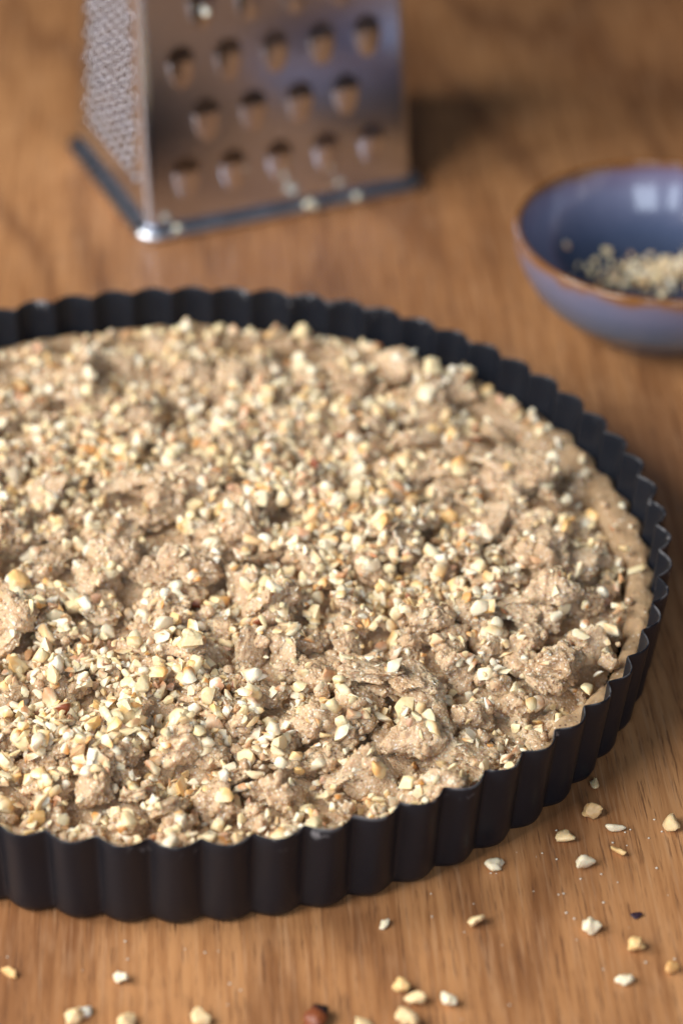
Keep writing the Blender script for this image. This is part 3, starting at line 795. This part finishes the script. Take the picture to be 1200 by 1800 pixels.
for a in [
    (1043, 1378, 0.0023, 'chip', 70, 'pale small nut chip close to the fluted pan wall, topmost of the spilled pieces', CRM),
    (1038, 1427, 0.0030, 'round', 15, 'tan rounded nut piece just below the pale topmost chip beside the pan', TAN),
    (1081, 1455, 0.0030, 'sliver', -20, 'smooth oblong ivory nut piece right of the tan rounded one', IV),
    (1181, 1450, 0.0028, 'cube', -40, 'cream nut piece with a tan side nearest the right edge of the picture', CRM),
    (993, 1470, 0.0030, 'chip', -10, 'lumpy cream nut piece, leftmost of the cluster beside the pan wall', CRM),
    (1086, 1495, 0.0026, 'sliver', -70, 'yellow golden upright nut piece below the oblong ivory one', GLD),
    (1028, 1521, 0.0029, 'cube', -15, 'white nut piece below the lumpy cream one beside the pan', IV),
    (869, 1520, 0.0031, 'chip', 0, 'flat ivory nut chip touching the foot of the black pan', IV),
    (676, 1622, 0.0019, 'chip', 30, 'tiny white nut chip alone in front of the pan', IV),
    (836, 1619, 0.0026, 'cube', 10, 'cubic golden cream nut piece alone in front of the pan', CRM),
    (1039, 1631, 0.0028, 'round', -10, 'knobbly white nut piece left of the tiny dark skin flake', IV),
    (1117, 1662, 0.0027, 'round', 20, 'round golden nut piece below the dark skin flake', GLD),
    (1180, 1703, 0.0019, 'cube', 60, 'small orange tan nut piece at the lower right edge of the picture', (0.68, 0.38, 0.14)),
    (1097, 1721, 0.0027, 'chip', -15, 'pale chip lying below the round golden nut piece', IV),
    (704, 1734, 0.0025, 'round', 0, 'golden round nut piece, upper one of the touching pair at the bottom edge', GLD),
    (727, 1758, 0.0027, 'round', 20, 'cream round nut piece, lower one of the touching pair at the bottom edge', CRM),
    (788, 1761, 0.0024, 'round', -10, 'white oval nut piece right of the touching pair', IV),
    (716, 1796, 0.0034, 'cube', 0, 'large cream nut piece cut by the bottom edge below the touching pair', CRM),
    (640, 1800, 0.0026, 'chip', 0, 'cream nut piece at the bottom edge left of the touching pair', CRM),
    (213, 1718, 0.0022, 'round', 0, 'small ivory nut piece alone at the lower left before the pan', IV),
    (15, 1708, 0.0026, 'sliver', -10, 'flat orange tan nut sliver near the left edge of the picture', (0.74, 0.44, 0.18)),
    (132, 1788, 0.0028, 'round', 10, 'cream nut piece, left one of two touching at the lower left', CRM),
    (152, 1775, 0.0022, 'chip', 40, 'whitish nut chip, right one of two touching at the lower left', (0.84, 0.80, 0.68)),
    (223, 1796, 0.0026, 'round', 0, 'cream nut piece at the bottom edge right of the two touching ones', CRM),
    (353, 1792, 0.0028, 'round', 0, 'cream nut piece at the bottom edge halfway to the brown skinned one', CRM)]:
    single_nut(*a)
single_nut(556, 1790, 0.0043, 'chip', 60, 'reddish brown nut skin with a black side at the bottom edge', (0.20, 0.055, 0.018), group=None, dark=True)
single_nut(1119, 1604, 0.0017, 'chip', 20, 'tiny dark purple flake of nut skin on the bare table', (0.035, 0.018, 0.028), group=None, flat=0.5)
g2 = 'nut crumbs stuck to the grater foot'
for u, v, r, lab in ((313, 402, 0.0018, 'small pale nut crumb on the grater foot beside its front corner'),
                     (545, 362, 0.0028, 'largest pale nut crumb on the middle of the grater foot'),
                     (628, 346, 0.0017, 'small pale nut crumb on the grater foot towards its right end')):
    single_nut(u, v, r, 'round', 0, lab, (0.80, 0.76, 0.58), 0.0044, g2)
# a bit caught in a tooth
o = single_nut(380, 45, 0.0016, 'round', 0, 'pale nut crumb caught in a coarse grater hole near its left edge', (0.84, 0.80, 0.66), 0.0, None)
tx, tz = min(teeth, key=lambda t: abs(t[0] - (GW/2 - 1.5*0.0183)) + abs(t[1] - 0.0895))
lp = Matrix.Rotation(gang, 4, 'Z') @ Vector((gpt(tx + 0.001, 0, tz - 0.004)))
o.location = Vector(gr.location) + lp + Vector((ex[1]*0.0032, -ex[0]*0.0032, 0))
# dust of sugar and crumbs on the table
dust = []
dr = random.Random(3); D2, F2 = ICO[2]
for c in range(56):
    u = dr.gauss(1000, 130); v = dr.gauss(1540, 90)
    if c > 38: u, v = dr.uniform(0, 1200), dr.uniform(1600, 1800)
    x, y = photo_xy(u, v, 0)
    if math.hypot(x, y) < 0.140: continue
    r = dr.uniform(0.00012, 0.00035); dust.append((D2[:42*4]*0 + 0, F2) if False else ((D2*r*np.array([1, 0.8, 0.7])) + np.array([x, y, r*0.7]), F2))
V, F, _ = join(dust)
tag(link('crumb_dust', new_mesh('crumb_dust', V, F, plain('sugar_crumb', (0.75, 0.68, 0.55))), None), 'fine pale sugar crumbs dusted on the table around the nut pieces', 'crumbs', kind='stuff')
